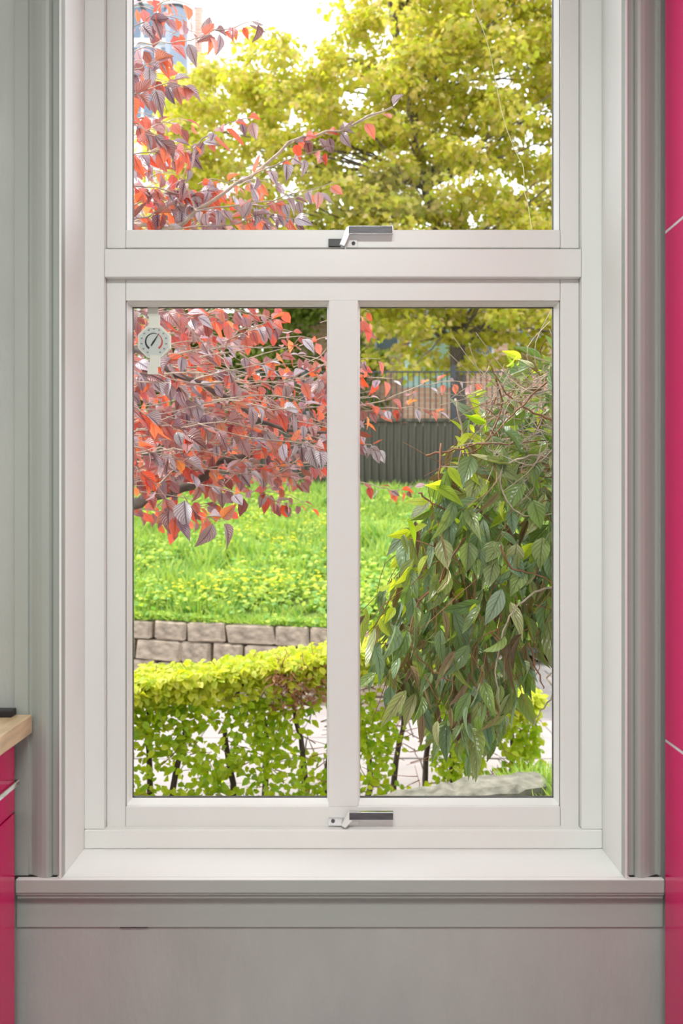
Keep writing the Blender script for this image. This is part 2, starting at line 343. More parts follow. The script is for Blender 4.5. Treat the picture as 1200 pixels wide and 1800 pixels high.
# ---------------- sashes
def fastener(parent, px, py, dark, low):
    h = empty('window_fastener', P(px, py, DS-.002)); h.parent = parent; h.matrix_parent_inverse = Matrix.Translation(-parent.location)
    yb = DS-.002; g = (lambda a, b: P(a, b, yb))
    def bx(mb, x0, x1, y0, y1, d0, d1): return mb.box(X(x0, yb), X(x1, yb), yb-d1, yb-d0, Z(y1, yb), Z(y0, yb))
    par = h
    def sub(mb, n, mat, bev=.0008, lab=None):
        o = mb.build(n, mat, None, bev); o.parent = par
        o.matrix_parent_inverse = Matrix.Translation(-(Vector(par.location))); 
        if lab: o['label'] = lab
        return o
    if not low:
        sub(bx(MB(), 577, 600, 421, 434.5, 0, .006), 'base_plate', M['black'], .0008, 'black plate')
        sub(bx(MB(), 599, 628, 419, 436, 0, .004), 'keeper_plate', M['white'], .001)
        sub(MB().tube([P(621, 427.5, yb-.004)+Vector((0, .001, 0)), P(621, 427.5, yb-.0065)], .0045, .004, 14), 'screw', M['darksatin'], 0)
        a0, a1 = P(603, 431, yb-.012), P(614, 406, yb-.022)
    else:
        sub(bx(MB(), 577, 606, 1436, 1450, 0, .006), 'base_plate', M['chrome'], .0008)
        sub(bx(MB(), 606, 631, 1441, 1449.5, 0, .005), 'keeper_plate', M['white'], .003)
        sub(MB().tube([P(585, 1443.5, yb-.006)+Vector((0, .001, 0)), P(585, 1443.5, yb-.0085)], .0045, .004, 14), 'screw', M['darksatin'], 0)
        a0, a1 = P(605, 1449, yb-.012), P(617, 1433, yb-.022)
    # hub and lever (chrome bar, dark room reflection painted as its face)
    sub(MB().tube([Vector((a0.x, yb+.001, a0.z)), Vector((a0.x, yb-.013, a0.z))], .0075, .0065, 16), 'pivot', M['chrome'], 0)
    y0 = yb-.018
    if not low: q = [(596, 431), (605, 434.5), (614, 413.5), (614, 399), (609, 399.5)]; br = (612, 690.5, 398, 412.5)
    else: q = [(600, 1449), (607, 1454), (619, 1441), (619, 1427), (612, 1427)]; br = (613, 691.5, 1426.5, 1440.5)
    pr = [(X(a, y0), Z(b, y0)) for a, b in q]
    sub(MB().prism(pr, 'y', y0-.006, y0+.006), 'lever_neck', M['chrome'] if not low else M['white'], .001)
    sub(MB().box(X(br[0], y0), X(br[1], y0), y0-.006, y0+.006, Z(br[3], y0), Z(br[2], y0)), 'lever', M['chrome'], .0009)
    sub(MB().box(X(br[0]+1.2, y0), X(br[1]-1.2, y0), y0-.0068, y0-.005, Z(br[3]-1.1, y0), Z(br[2]+1.1, y0)), 'lever_reflection', M['darksatin'], .0002, 'dark reflection painted as a face')
    return h
def sash(name, label, z0, z1, zr0, zr1, mull, top):
    """z0..z1 outer, zr0..zr1 sight size"""
    t = struct(empty(name, (0, DS, z0)), label)
    xi, xo = X(221, DS), X(984, DS); xa, xb = ji+.0006, jr-.0006
    MB().box(xa, xi-.0008, DS, DG+.03, z0, z1).build('stile', M['white'], t, .0012)
    MB().box(xo+.0008, xb, DS, DG+.03, z0, z1).build('stile', M['white'], t, .0012)
    MB().box(xi, xo, DS-.002, DG+.03, z0, zr0).build('rail', M['white'], t, .0022)
    MB().box(xi, xo, DS, DG+.03, zr1, z1).build('rail', M['white'], t, .0015)
    MB().box(xi-.0008, xi, DS+.004, DG+.03, z0, z1).box(xo, xo+.0008, DS+.004, DG+.03, z0, z1).build('joint_filler', M['black'], t)
    g0, g1 = xi, xo
    # glazing beads
    bd = MB()
    for (a, b_) in ([(xi, X(578, DS)), (X(629, DS), xo)] if mull else [(xi, xo)]):
        bw = .0028
        y0_, y1_, e = DS+.006, DG-.0002, .0052
        bd.prism([(a, y0_), (a+.0008, y0_), (a+e, y1_), (a, y1_)], 'z', zr0, zr1).prism([(b_, y0_), (b_-.0008, y0_), (b_-e, y1_), (b_, y1_)], 'z', zr0, zr1)
        bd.prism([(y0_, zr0), (y0_, zr0+.0008), (y1_, zr0+e), (y1_, zr0)], 'x', a, b_).prism([(y0_, zr1), (y0_, zr1-.0008), (y1_, zr1-e), (y1_, zr1)], 'x', a, b_)
        MB().box(a+.0005, b_-.0005, DG, DG+.004, zr0+.0005, zr1-.0005).build('glass_pane', M['glass'], t)
        s = MB(); sw = .0058
        s.box(a, a+sw, DG+.005, DG+.012, zr0, zr1).box(b_-sw, b_, DG+.005, DG+.012, zr0, zr1).box(a, b_, DG+.005, DG+.012, zr0, zr0+sw).box(a, b_, DG+.005, DG+.012, zr1-sw, zr1)
        s.build('glazing_seal', M['darksatin'], t)
    bd.build('glazing_bead', M['sillwhite'], t)
    if mull: MB().box(X(578, DS), X(629, DS), DS-.003, DG+.03, zr0-.0005, zr1).build('mullion', M['white'], t, .0012)
    return t
w2 = sash('window_2', 'lower window light split by a white mullion', Z(1453, DS), Z(491, DS), Z(1417, DS), Z(528.5, DS), True, False)
w1 = sash('window_1', 'upper window light, one undivided pane', Z(437, DS)+.001, 2.70, Z(404, DS), 2.64, False, True)
fastener(w1, 602, 430, True, False); fastener(w2, 603, 1447, False, True)
# small chips and cracks in the paint: hairline gap under the apron
tag(MB().box(X(208, 1.766), X(257, 1.766), WALL-.0058, WALL-.003, zd-.0009, zd+.0002).build('paint_crack', M['black'], bpy.data.objects['trim_3']))
# ---------------- thermometer
th = tag(empty('window_thermometer', P(270, 657, DG+.02)), 'white octagonal dial thermometer stuck on the lower left pane', 'thermometer')
DT = DG+.0045
c = P(270, 600, DT); k = DT/F; yb = DT
def ngon(mb, r, y0, y1, n=8, ph=.5, cx=c.x, cz=c.z):
    return mb.prism([(cx+r*math.cos(2*math.pi*(i+ph)/n), cz+r*math.sin(2*math.pi*(i+ph)/n)) for i in range(n)], 'y', y0, y1)
yD = DG+.004   # outer face of the pane
ngon(MB(), 31*k, yD+.004, yD+.016).build('case', M['plastic'], th, .001)
ngon(MB(), 27*k, yD+.0028, yD+.0042, 8).build('dial', M['dial'], th)
def arc(mb, r0, r1, w0, w1, a0, a1, n=22, y0=yD+.0018, y1=yD+.003):
    for i in range(n):
        t0, t1 = i/n, (i+1)/n; A0, A1 = math.radians(a0+(a1-a0)*t0), math.radians(a0+(a1-a0)*t1); h0, h1 = w0+(w1-w0)*t0, w0+(w1-w0)*t1
        q = []
        for (a, hh, sg) in ((A0, h0, -1), (A1, h1, -1), (A1, h1, 1), (A0, h0, 1)):
            r = (r0+sg*hh)*k; q.append((c.x+r*math.sin(a), c.z+r*math.cos(a)))
        mb.prism(q, 'y', y0, y1)
    return mb
arc(MB(), 14.5, 14.5, .45, 1.7, 20, -145).build('cold_scale', M['ink'], th); arc(MB(), 14.5, 14.5, .5, 1.8, 25, 145).build('warm_scale', M['inkred'], th)['label'] = 'red arc'
nd = MB(); a = math.radians(33); dv = Vector((math.sin(a), 0, math.cos(a))); pv = Vector((dv.z, 0, -dv.x))
q = [c+dv*18*k, c+pv*1.4*k, c-dv*9*k+pv*1*k, c-dv*9*k-pv*1*k, c-pv*1.4*k]; nd.prism([(p.x, p.z) for p in q], 'y', yD+.0008, yD+.0018); nd.build('needle', M['ink'], th)
tk = MB()
for i in range(13):
    a = math.radians(-150+25*i); r = 22*k; x, z = c.x+r*math.sin(a), c.z+r*math.cos(a)
    tk.box(x-1.4*k, x-.3*k, yD+.002, yD+.003, z-1.2*k, z+1.2*k); tk.box(x+.3*k, x+1.4*k, yD+.002, yD+.003, z-1.2*k, z+1.2*k)
tk.build('scale_marks', M['inkgrey'], th)
MB().box(X(261, DT), X(280, DT), yD+.001, yD+.009, Z(577, DT), Z(553, DT)).build('bracket', M['plastic'], th, .001)
MB().box(X(259, DT), X(278, DT), yD+.0002, yD+.004, Z(556, DT), Z(539, DT)).build('sticky_pad', M['plastic'], th, .0008)
MB().box(X(263, DT), X(281, DT), yD+.001, yD+.009, Z(645, DT), Z(624, DT)).build('bracket', M['plastic'], th, .001)
MB().box(X(259, DT), X(277, DT), yD+.0002, yD+.004, Z(658, DT), Z(641, DT)).build('sticky_pad', M['plastic'], th, .0008)
# pale hair-thin wire hanging outside the upper pane
pts = smoothpath([P(a, b_, 2.14) for a, b_ in ((815,-150), (829,-5), (838,25), (858,80), (872,150), (885,210), (905,265), (919,292), (921,330), (928,365), (937,420))], 5, .0004)
tag(MB().tube(pts, .0008, .0008, 5).build('hanging_wire', M['thread'], None, 0, True), 'pale hair-thin wire hanging outside the upper pane, right side', 'wire')

# ---------------- left base unit with worktop
cf = X(27, 1.75)
b = tag(empty('base_cabinet', (cf-.3, 1.45, 0)), 'glossy crimson base cabinet at the left, under the blond worktop', 'cabinet')
zw = Z(1258.5, 1.75); zwb = Z(1291, 1.75)
MB().box(-1.34, cf-.019, 1.15, 1.748, .1, zwb-.003).build('carcass', M['carcass'], b)
MB().box(-1.34, cf-.07, 1.16, 1.745, 0, .1).build('plinth', M['black'], b)
dr = MB().box(cf-.018, cf, 1.153, 1.746, zwb-.155, zwb-.004).build('drawer_front', M['red'], b, .0012)
dr = MB().box(cf-.018, cf, 1.153, 1.746, .105, zwb-.159).build('door', M['red'], b, .0012)
hz = Z(1372, 1.655); hx = X(33, 1.655)
hd = MB(); hd.box(hx-.010, hx, 1.24, 1.66, hz-.009, hz+.001); hd.box(cf-.002, hx-.009, 1.651, 1.66, hz-.007, hz+.001); hd.box(cf-.002, hx-.009, 1.24, 1.249, hz-.007, hz+.001)
h = hd.build('handle', M['chrome'], dr, .0012); h['label'] = 'chrome bar handle'
wt = X(53, 1.75)
tag(MB().box(-1.345, wt, 1.14, 1.7625, zwb, zw).build('worktop', M['wood'], None, .002), 'blond wooden worktop end at the left beside the window', 'worktop')
tag(MB().box(-1.34, X(25, 1.75), 1.735, 1.7635, zw, zw+.014).build('shade_strip', M['black'], None, .002), 'dark strip drawn for the shade on the worktop against the wall', 'strip')  # painted shade where the worktop meets the wall, built as a black strip
# ---------------- tall cabinet at the right
cx0 = X(1168, 1.75)
b = tag(empty('tall_cabinet', (cx0+.3, 1.45, 0)), 'tall glossy crimson cabinet along the right edge, floor to ceiling', 'cabinet')
MB().box(cx0+.019, 1.345, 1.15, 1.7625, .1, 2.9).build('carcass', M['carcass'], b)
MB().box(cx0+.06, 1.34, 1.17, 1.76, 0, .1).build('plinth', M['black'], b)
zj1, zj2 = Z(409, 1.75), Z(1301, 1.75)
for (z0, z1) in ((.105, zj2-.003), (zj2+.003, zj1-.003), (zj1+.003, 2.895)):
    MB().box(cx0, cx0+.018, 1.153, 1.7485, z0, z1).build('door', M['red'], b, .0012)
for zz in (zj1, zj2): MB().box(cx0+.0004, cx0+.0188, 1.153, 1.7485, zz-.0028, zz+.0028).build('joint_strip', M['carcass'], b)
# ---------------- ceiling lamp added unseen to brighten the room
b = tag(empty('ceiling_fill', (0, -.45, 2.93)), 'added unseen ceiling lamp panel above the viewer', 'fill_light')
MB().box(-.62, .62, -.87, -.03, 2.945, 3.0).build('housing', M['white'], b, .004)
MB().box(-.58, .58, -.83, -.07, 2.938, 2.946).build('diffuser', M['fill_light'], b)
al = bpy.data.lights.new('ceiling_fill_light', 'AREA'); al.shape = 'RECTANGLE'; al.size = 1.1; al.size_y = .7; al.energy = FILL_W; al.color = (.965,1,.98)
ao = bpy.data.objects.new('ceiling_fill_light', al); COL.objects.link(ao); ao.location = (0, -.45, 2.93); ao.rotation_euler = (math.radians(0), 0, 0); ao.parent = b; ao.matrix_parent_inverse = Matrix.Translation(-b.location)

# ============================================================= OUTSIDE: ground
def grid(name, x0, x1, y0, y1, nx, ny, fz, mat):
    v = []; f = []
    for j in range(ny+1):
        for i in range(nx+1):
            x = x0+(x1-x0)*i/nx; y = y0+(y1-y0)*j/ny; v.append((x, y, fz(x, y)))
    for j in range(ny):
        for i in range(nx): a = j*(nx+1)+i; f.append((a, a+1, a+nx+2, a+nx+1))
    m_ = MB(); m_.v = v; m_.f = f; return m_.build(name, mat, None, 0, True)
def sm(a, b_, t): t = max(0, min(1, (t-a)/(b_-a))); return t*t*(3-2*t)
def znear(x, y):
    base = -.3-.45*sm(4.3, 5.1, y-.3*max(0, x))
    return base+.24*math.exp(-((x-1.3)/.75)**2-((y-4.0)/.6)**2)+.02*noise.noise(Vector((x*2, y*2, 0)))
def yw(x): return 8.75-(x+.4)/3 if x < 1.5 else 8.1+sm(1.5, 2.2, x)*2.5
def zbank(x, y):
    w0 = yw(x); t = (y-w0)/(16.6-w0); lo = .10 if x < 1.5 else .10-.65*sm(1.5, 2.2, x)
    lo += .04; return lo+(1.62-lo)*max(0, t)**.95+.07*noise.noise(Vector((x*.7, y*.7, 3)))
struct(grid('ground', -6, 6, OUT, 6.2, 60, 30, znear, M['soil']), 'brown earth below the window')
pz = -.62
struct(MB().box(-7, 7, 6.0, 13, pz-.2, pz-.03).build('path_bed', M['joint']), 'bed under the pale paving')
pv_ = struct(empty('path', (0, 7, pz)), 'pale paved path behind the hedge')
sb = MB().box(-.295, .295, -.295, .295, -.03, .0); sbo = sb.build('paving_slab', M['slab'], pv_, .006); first = True
for j in range(11):
    for i in range(17):
        x = -4.8+.6*i+.3*(j % 2); y = 5.75+.6*j
        if y > 11.0 or (y > yw(x)-.35 and x < 1.4) or x > 4.5: continue
        o = sbo if first else sbo.copy()
        if not first: COL.objects.link(o)
        first = False; o.matrix_parent_inverse = Matrix(); o.location = (x, y-7, rng.normal(0, .003)); o.rotation_euler = (rng.normal(0,.004), rng.normal(0,.004), 0)
# bank
v = []; f = []; nx, ny = 70, 36
for j in range(ny+1):
    for i in range(nx+1):
        x = -7+14*i/nx; y0 = yw(x)+.0; y = y0+(17.5-y0)*j/ny; v.append((x, y, zbank(x, y)))
for j in range(ny):
    for i in range(nx): a = j*(nx+1)+i; f.append((a, a+1, a+nx+2, a+nx+1))
mb = MB(); mb.v = v; mb.f = f; struct(mb.build('bank', M['earthgreen'], None, 0, True), 'mossy earth of the grass bank')
struct(MB().box(-30, 30, 17.3, 60, 1.2, 1.5).build('far_ground', M['earthgreen']), 'far ground beyond the fence')
# grass on the bank
bl = []
for _ in range(52000):
    x = rng.uniform(-4.6, 3.2); y = yw(x)+.0+(16.9-yw(x))*rng.random()**1.25
    if abs(x/y) > .30: continue
    n_ = noise.noise(Vector((x*1.1, y*1.1, 9)))
    if (x > -.75 and y < 10.3 and noise.noise(Vector((x*3, y*3, 1))) > -.1): continue
    n2_ = noise.noise(Vector((x*2.6, y*2.0, 19)))
    if n2_ < -.12 and rng.random() < .8: continue
    s = (.10+.13*rng.random()+.2*max(0, n_)+.16*max(0, n2_))*(.7 if y < 9.6 else 1)
    z = zbank(x, y); d = Vector((rng.normal(0,.35), rng.normal(-.1,.35), 1)); bl.append(basis((x, y, z-.01), d, (rng.normal(), -1+rng.normal(0,.7), rng.normal(0,.3)), s, 1.5))
for _ in range(3800):
    x = rng.uniform(-3.3, 1.3); y = yw(x)+rng.uniform(-.13, .12)
    bl.append(basis((x, y, .125), Vector((rng.normal(0,.6), rng.normal(-.3,.5), rng.uniform(.15,.9))), (rng.normal(), -1+rng.normal(0,.7), rng.normal(0,.3)), rng.uniform(.05,.13), 1.6))
gr = mass('grass', T_blade, bl, M['grass']); tag(gr, 'bright green long grass growing on the bank above the stone wall', 'grass')
wd_ = []; pe = []
for _ in range(2600):
    x = rng.uniform(-3.3, 1.3); y = yw(x)+rng.uniform(-.12, .15)
    if noise.noise(Vector((x*1.5, 0, 77))) < -.2: continue
    wd_.append(basis((x, y, .125+.06*rng.random()), Vector((rng.normal(), rng.normal(), .3)), Vector((0,-.4,1))+rv(.4), .04+.03*rng.random()))
for _ in range(900):
    x0 = rng.uniform(-3.6, 1.3); y0 = yw(x0)+.2+6.5*rng.random()**1.3; z0 = zbank(x0, y0)
    if noise.noise(Vector((x0*.9, y0*.9, 30))) < -.15: continue
    h = .08+.14*rng.random()
    for _k in range(26):
        p = Vector((x0+rng.normal(0,.14), y0+rng.normal(0,.14), z0+h*rng.random())); d = Vector((rng.normal(), rng.normal(), .5)); wd_.append(basis(p, d, Vector((0,-.4,1))+rv(.4), .05+.04*rng.random()))
    if noise.noise(Vector((x0*.8, y0*.8, 50))) > .2 and x0 < 0:
        for _k in range(5):
            p = Vector((x0+rng.normal(0,.16), y0+rng.normal(0,.16), z0+h+.05+.1*rng.random())); a = rng.random()*6
            for q in range(3): pe.append(basis(p, (math.cos(a+q*2.1), math.sin(a+q*2.1), .2), Vector((0,-.6,1)), .022, 1.3))
tag(mass('weeds', T_hedge, wd_, M['weed']), 'low leafy weeds among the grass on the bank', 'weeds')
tag(mass('yellow_flowers', T_hedge, pe, M['petal']), 'tiny yellow flowers dotted over the grass bank', 'flowers')
# ---------------- stone retaining wall
sw = tag(empty('stone_wall', (-.4, 8.75, pz)), 'low dry stone retaining wall of sandstone blocks under the grass bank', 'wall')
def rock(seed):
    r = np.random.default_rng(seed); bm = bmesh.new(); bmesh.ops.create_cube(bm, size=1)
    bmesh.ops.bevel(bm, geom=list(bm.edges), offset=.075, segments=1, affect='EDGES')
    for v_ in bm.verts: v_.co += Vector(r.normal(0, .022, 3))
    me = bpy.data.meshes.new('stone'); bm.to_mesh(me); bm.free(); me.materials.append(M['stone']); return me
rocks = [rock(i) for i in range(8)]
bkx = [x/4 for x in range(-20, 7)]
for i in range(len(bkx)-1):
    pass
mb = MB()
for xa in np.arange(-5, 1.3, .25): mb.box(xa, xa+.25, yw(xa)+.05, yw(xa)+.3, pz-.1, .06)
o = mb.build('backing', M['joint'], sw); o['kind'] = 'stuff'
sr = np.random.default_rng(21); ztop = .13; k_ = 0
ang = math.atan(-1/3)
for row, hgt in enumerate((.215, .225, .215, .2)):
    x = -5.0+.2*row
    while x < 1.35:
        wd = sr.uniform(.30, .62); zt = ztop-(0 if row else sr.uniform(0, .03))
        y = yw(x+wd/2)
        o = link('stone', rocks[k_ % 8], sw); k_ += 1
        hh = zt-(ztop-hgt)
        o.matrix_basis = Matrix.Translation((x+wd/2, y, ztop-hgt+hh/2)) @ Matrix.Rotation(ang+sr.normal(0,.03), 4, 'Z') @ Matrix.Rotation(sr.normal(0,.025), 4, 'Y') @ Matrix.Diagonal((wd*1.0, .3, hh-.006, 1))
        x += wd*.955+.012
    ztop -= hgt
# ---------------- hedge
hd = tag(empty('hedge', (-.8, 5.2, -.75)), 'clipped hedge with bright lime leaves on top and bare stems below', 'hedge')
def hy(x): return 5.0+.4*(x+1.22)
def htop(x): return (.345+.07*(x+1.22)/1.1 if x < -.1 else .44+.03*(x+.1))-.42*sm(.55, .95, x)
hl = []; deadl = []
for _ in range(25000):
    x = rng.uniform(-2.3, 1.35); r = rng.random()
    if r < .42:  # top
        y = hy(x)+rng.uniform(-.27, .3); z = htop(x)-abs(rng.normal(0, .05))+.03*noise.noise(Vector((x*4, y*4, 0))); nr = Vector((0,-.35,1))+rv(.35)
    else:
        dz = rng.random()**1.5*1.1; zz = htop(x)-dz
        if dz > .22:
            dens = noise.noise(Vector((x*3.4, 0, zz*3.4)))+.34-.30*dz
            if rng.random() > .30+1.35*dens: continue
        y = hy(x)-.25+abs(rng.normal(0, .12 if dz > .3 else .16)); z = zz; nr = Vector((0,-.8,.6))+rv(.6)
    if -.42 < x < -.02 and z > htop(x)-.30 and rng.random() < .8 and noise.noise(Vector((x*5, y*5, z*5+4))) > -.25:
        if z > htop(x)-.05: pass
        else:
            if rng.random() < .9: deadl.append(basis((x, y-.05, z), rv(1)+Vector((0,-.3,0)), rv(1), .055, .5))
            continue
    d = Vector((rng.normal(0,.8), -.5+rng.normal(0,.5), -.25+rng.normal(0,.4)))
    hl.append((-y, basis((x, y, z), d, nr, rng.uniform(.038, .066))))
hl.sort(key=lambda a: a[0]+.0, reverse=True)
mh = [tmpl_mesh(t_, 'hedge_leaf', M['hedge']) for t_ in T_hedge]
hl_in = [m_ for _, m_ in hl]
vis = [m_ for m_ in hl_in if m_[2][3] < htop(m_[0][3])-.15 and abs(m_[0][3]/m_[1][3]+.125) < .125 and m_[2][3] > -.3]
vs = set(id(m_) for m_ in vis[:300])
singles('leaf', mh, vis[:300], hd)
rest = [m_ for m_ in hl_in if id(m_) not in vs]
yng = [m_ for m_ in rest if m_[2][3] > htop(m_[0][3])-.17-.05*rng.random()]; vs = set(id(m_) for m_ in yng)
mass('foliage', T_hedge, [m_ for m_ in rest if id(m_) not in vs], M['hedge'], hd)
mass('young_foliage', T_hedge, yng, M['hedgenew'], hd)['label'] = 'yellow young leaves on top'
mass('dry_foliage', T_hedge, deadl, M['hedgedead'], hd)['label'] = 'brown dry patch'
for px in list(np.linspace(-2.2, 1.2, 17)):
    x = px+rng.normal(0, .05); y = hy(x)+rng.normal(0, .05); zb_ = -.75
    pts = smoothpath([(x, y, zb_), (x+rng.normal(0,.04), y, -.35), (x+rng.normal(0,.06), y, 0), (x+rng.normal(0,.08), y, htop(x)-.1)], 3, .004)
    MB().tube(pts, .024, .010, 7).build('stem', M['darkstem'], hd, 0, True)
tw = MB()
for _ in range(420):
    x = rng.uniform(-2.2, 1.2); z = rng.uniform(-.6, htop(x)-.05); y = hy(x)+rng.normal(0,.08); p = Vector((x, y, z)); d = Vector((rng.normal(), rng.normal(-.5,.5), rng.normal(.4,.5))).normalized()
    tw.tube([p, p+d*.09+rv(.008), p+d*.2+rv(.02)], .0045, .0015, 4)
for _ in range(160):
    x = rng.uniform(-.42, 0); z = htop(x)-.03-.25*rng.random(); y = hy(x)-.2+rng.normal(0,.06); p = Vector((x, y, z)); d = rv(1).normalized()
    tw.tube([p, p+d*.06, p+d*.12+rv(.02)], .003, .0012, 4)
o = tw.build('twigs', M['twigred'], hd); o['kind'] = 'stuff'
# ---------------- weathered kerb stone on the grassy mound, bottom right
pts = smoothpath([P(600, 1432, 4.0), P(700, 1418, 4.0), P(800, 1398, 4.05), P(900, 1382, 4.1), P(960, 1380, 4.15)], 5, .004)
mb = MB(); n = len(pts)
for i, p in enumerate(pts):
    g_ = 1 if i < n-2 else (.85 if i == n-2 else .5)
    for (a, b_) in ((-.12,-.14), (-.12,.015), (-.085,.035), (.06,.045), (.12,.02), (.12,-.14)):
        mb.v.append((p.x, p.y+a*g_+rng.normal(0,.005), p.z+b_*g_+rng.normal(0,.006)))
for i in range(n-1):
    for q in range(6): mb.f.append((i*6+q, i*6+(q+1) % 6, (i+1)*6+(q+1) % 6, (i+1)*6+q))
mb.f.append(tuple(range(6))); mb.f.append(tuple(range((n-1)*6, n*6)))
tag(mb.build('edging_stone', M['kerb'], None, .012), 'long grey weathered stone lying in front of the hedge, bottom right', 'stone')
bl = []
for _ in range(2600):
    x = rng.uniform(.55, 1.25); y = rng.uniform(3.72, 4.6)
    if y > 3.86 and x < .98 and y < 4.3: continue
    px_ = x; z = znear(x, y); s = rng.uniform(.12, .2)*(.55+.5*sm(.55, .95, x))
    bl.append(basis((x, y, z-.01), Vector((rng.normal(.1,.5), rng.normal(0,.4), 1)), (rng.normal(), -1, .2), s, 1.1))
tag(mass('grass_tuft', T_blade, bl, M['grass']), 'tuft of fresh grass beside the grey stone, bottom right', 'grass')

# ---------------- fence, railing, far buildings
fn = tag(empty('board_fence', (-.5, 17, 1.4)), 'dark weathered board fence at the top of the grass bank', 'fence')
bmsh = MB().box(-.068, .068, -.012, .012, 0, 1).build('board', M['board'], fn, .004)
zf = Z(742, 17); first = True
for i in range(74):
    x = -5.3+.145*i; o = bmsh if first else bmsh.copy()
    if not first: COL.objects.link(o)
    first = False; o.matrix_parent_inverse = Matrix(); o.location = (x+.5, rng.normal(0,.006), -.05); o.scale = (1, 1, zf-1.35+rng.normal(0,.008))
MB().box(-5.4, 5.5, 16.94, 17.04, zf, zf+.07).build('cap_rail', M['board'], fn, .005)
for x in np.arange(-5, 5.5, 2.0): MB().box(x-.06, x+.06, 17.02, 17.14, 1.35, zf).build('post', M['board'], fn, .005)
rl = tag(empty('iron_railing', (2, 17.6, 2.9)), 'dark iron railing above the board fence in front of the brick house', 'railing')
MB().box(-4.5, 5.6, 17.3, 17.9, 1.5, zf-.05).build('footing_wall', M['board'], rl)
zr1 = Z(655, 17.6); bar = MB().box(-.011, .011, -.011, .011, 0, zr1-zf+.05).build('bar', M['iron'], rl); first = True
for i in range(84):
    x = -4.3+.115*i; o = bar if first else bar.copy()
    if not first: COL.objects.link(o)
    first = False; o.matrix_parent_inverse = Matrix(); o.location = (x-2, 0, zf-.05-2.9)
for zz in (zf+.1, zr1): MB().box(-4.4, 5.5, 17.58, 17.62, zz, zz+.03).build('rail', M['iron'], rl)
for x in (-3.9, -.8, 2.26, 5.3): MB().box(x-.05, x+.05, 17.55, 17.65, zf-.05, zr1+.15).build('post', M['iron'], rl)
bh = tag(empty('brick_house', (3, 27, 1.5)), 'pink brick house behind the railing, mostly hidden by the trees', 'house')
MB().box(-2.5, 9, 27, 33, 1.5, 7.2).build('wall', M['brick'], bh)
MB().prism([(26.6, 7.2), (33.4, 7.2), (30, 8.6)], 'x', -2.7, 9.2).build('roof', M['board'], bh)
for (px, py) in ((765, 610), (845, 600), (680, 600), (930, 610)):
    f_ = MB().box(X(px-22, 27), X(px+22, 27), 26.93, 27.0, Z(py+28, 27), Z(py-36, 27)).build('window', M['render'], bh); MB().box(X(px-18, 27), X(px+18, 27), 26.91, 26.94, Z(py+24, 27), Z(py-32, 27)).build('pane', M['winblue'], f_)
vn = tag(empty('garden_shed', (P(765, 640, 24).x, 24, 1.5)), 'light blue garden shed glimpsed behind the railing under the trees', 'shed')
vx = P(760, 600, 24).x; zg = Z(628, 24); zt_ = Z(572, 24)
MB().prism([(vx-.75, zg-.9), (vx+.9, zg-.9), (vx+.9, zg), (vx+.6, zt_), (vx-.45, zt_), (vx-.75, zg)], 'y', 23.8, 25.4).build('body', M['skyblue'], vn, .08)
MB().box(vx-.8, vx+1.0, 23.75, 25.5, 1.49, zg-.88).build('base', M['brick'], vn)
bo = tag(empty('office_block', (P(250, 100, 40).x, 40, 1.5)), 'pale office block with blue-grey windows behind the tree, top left', 'building')
MB().box(X(150, 40), X(322, 40), 40, 48, 1.5, Z(8, 40)+1.2).build('wall', M['render'], bo)
for py in (-30, 40, 110, 180):
    for px in (205, 238, 262, 292):
        MB().box(X(px-9, 40), X(px+9, 40), 39.93, 40, Z(py+26, 40), Z(py-26, 40)).build('window', M['winblue'], bo, .02)
for py in (8, 76, 146): MB().box(X(150, 40), X(322, 40), 39.75, 40, Z(py+3, 40), Z(py-3, 40)).build('ledge', M['render'], bo)
MB().tube([P(228, -60, 39.3), P(240, -10, 39.3), P(254, 22, 39.3)], .1, .1, 6).build('roof_strut', M['iron'], bo)
tb = tag(empty('stair_tower', (P(306, 100, 38).x, 38, 1.5)), 'blue-grey round tower beside the pale office block, top left', 'building')
cc = P(306, 60, 38); MB().prism([(cc.x+.5*math.cos(i*math.pi/8), 38.5+.5*math.sin(i*math.pi/8)) for i in range(16)], 'z', 1.5, Z(10, 38)).build('shaft', M['bluegrey'], tb, 0)
MB().prism([(cc.x+.54*math.cos(i*math.pi/8), 38.5+.54*math.sin(i*math.pi/8)) for i in range(16)], 'z', Z(10, 38), Z(6, 38)).build('cap', M['iron'], tb, 0)
sh = tag(empty('roof_chimney', (P(348, 40, 42).x, 42, 1.5)), 'slim pale brown chimney rising behind the tree, top left', 'chimney')
MB().box(X(342, 42), X(354, 42), 42, 42.4, 1.5, Z(14, 42)).build('stack', M['brick'], sh, .02); MB().box(X(340, 42), X(356, 42), 41.95, 42.45, Z(14, 42), Z(10, 42)).build('cap', M['render'], sh, .02)

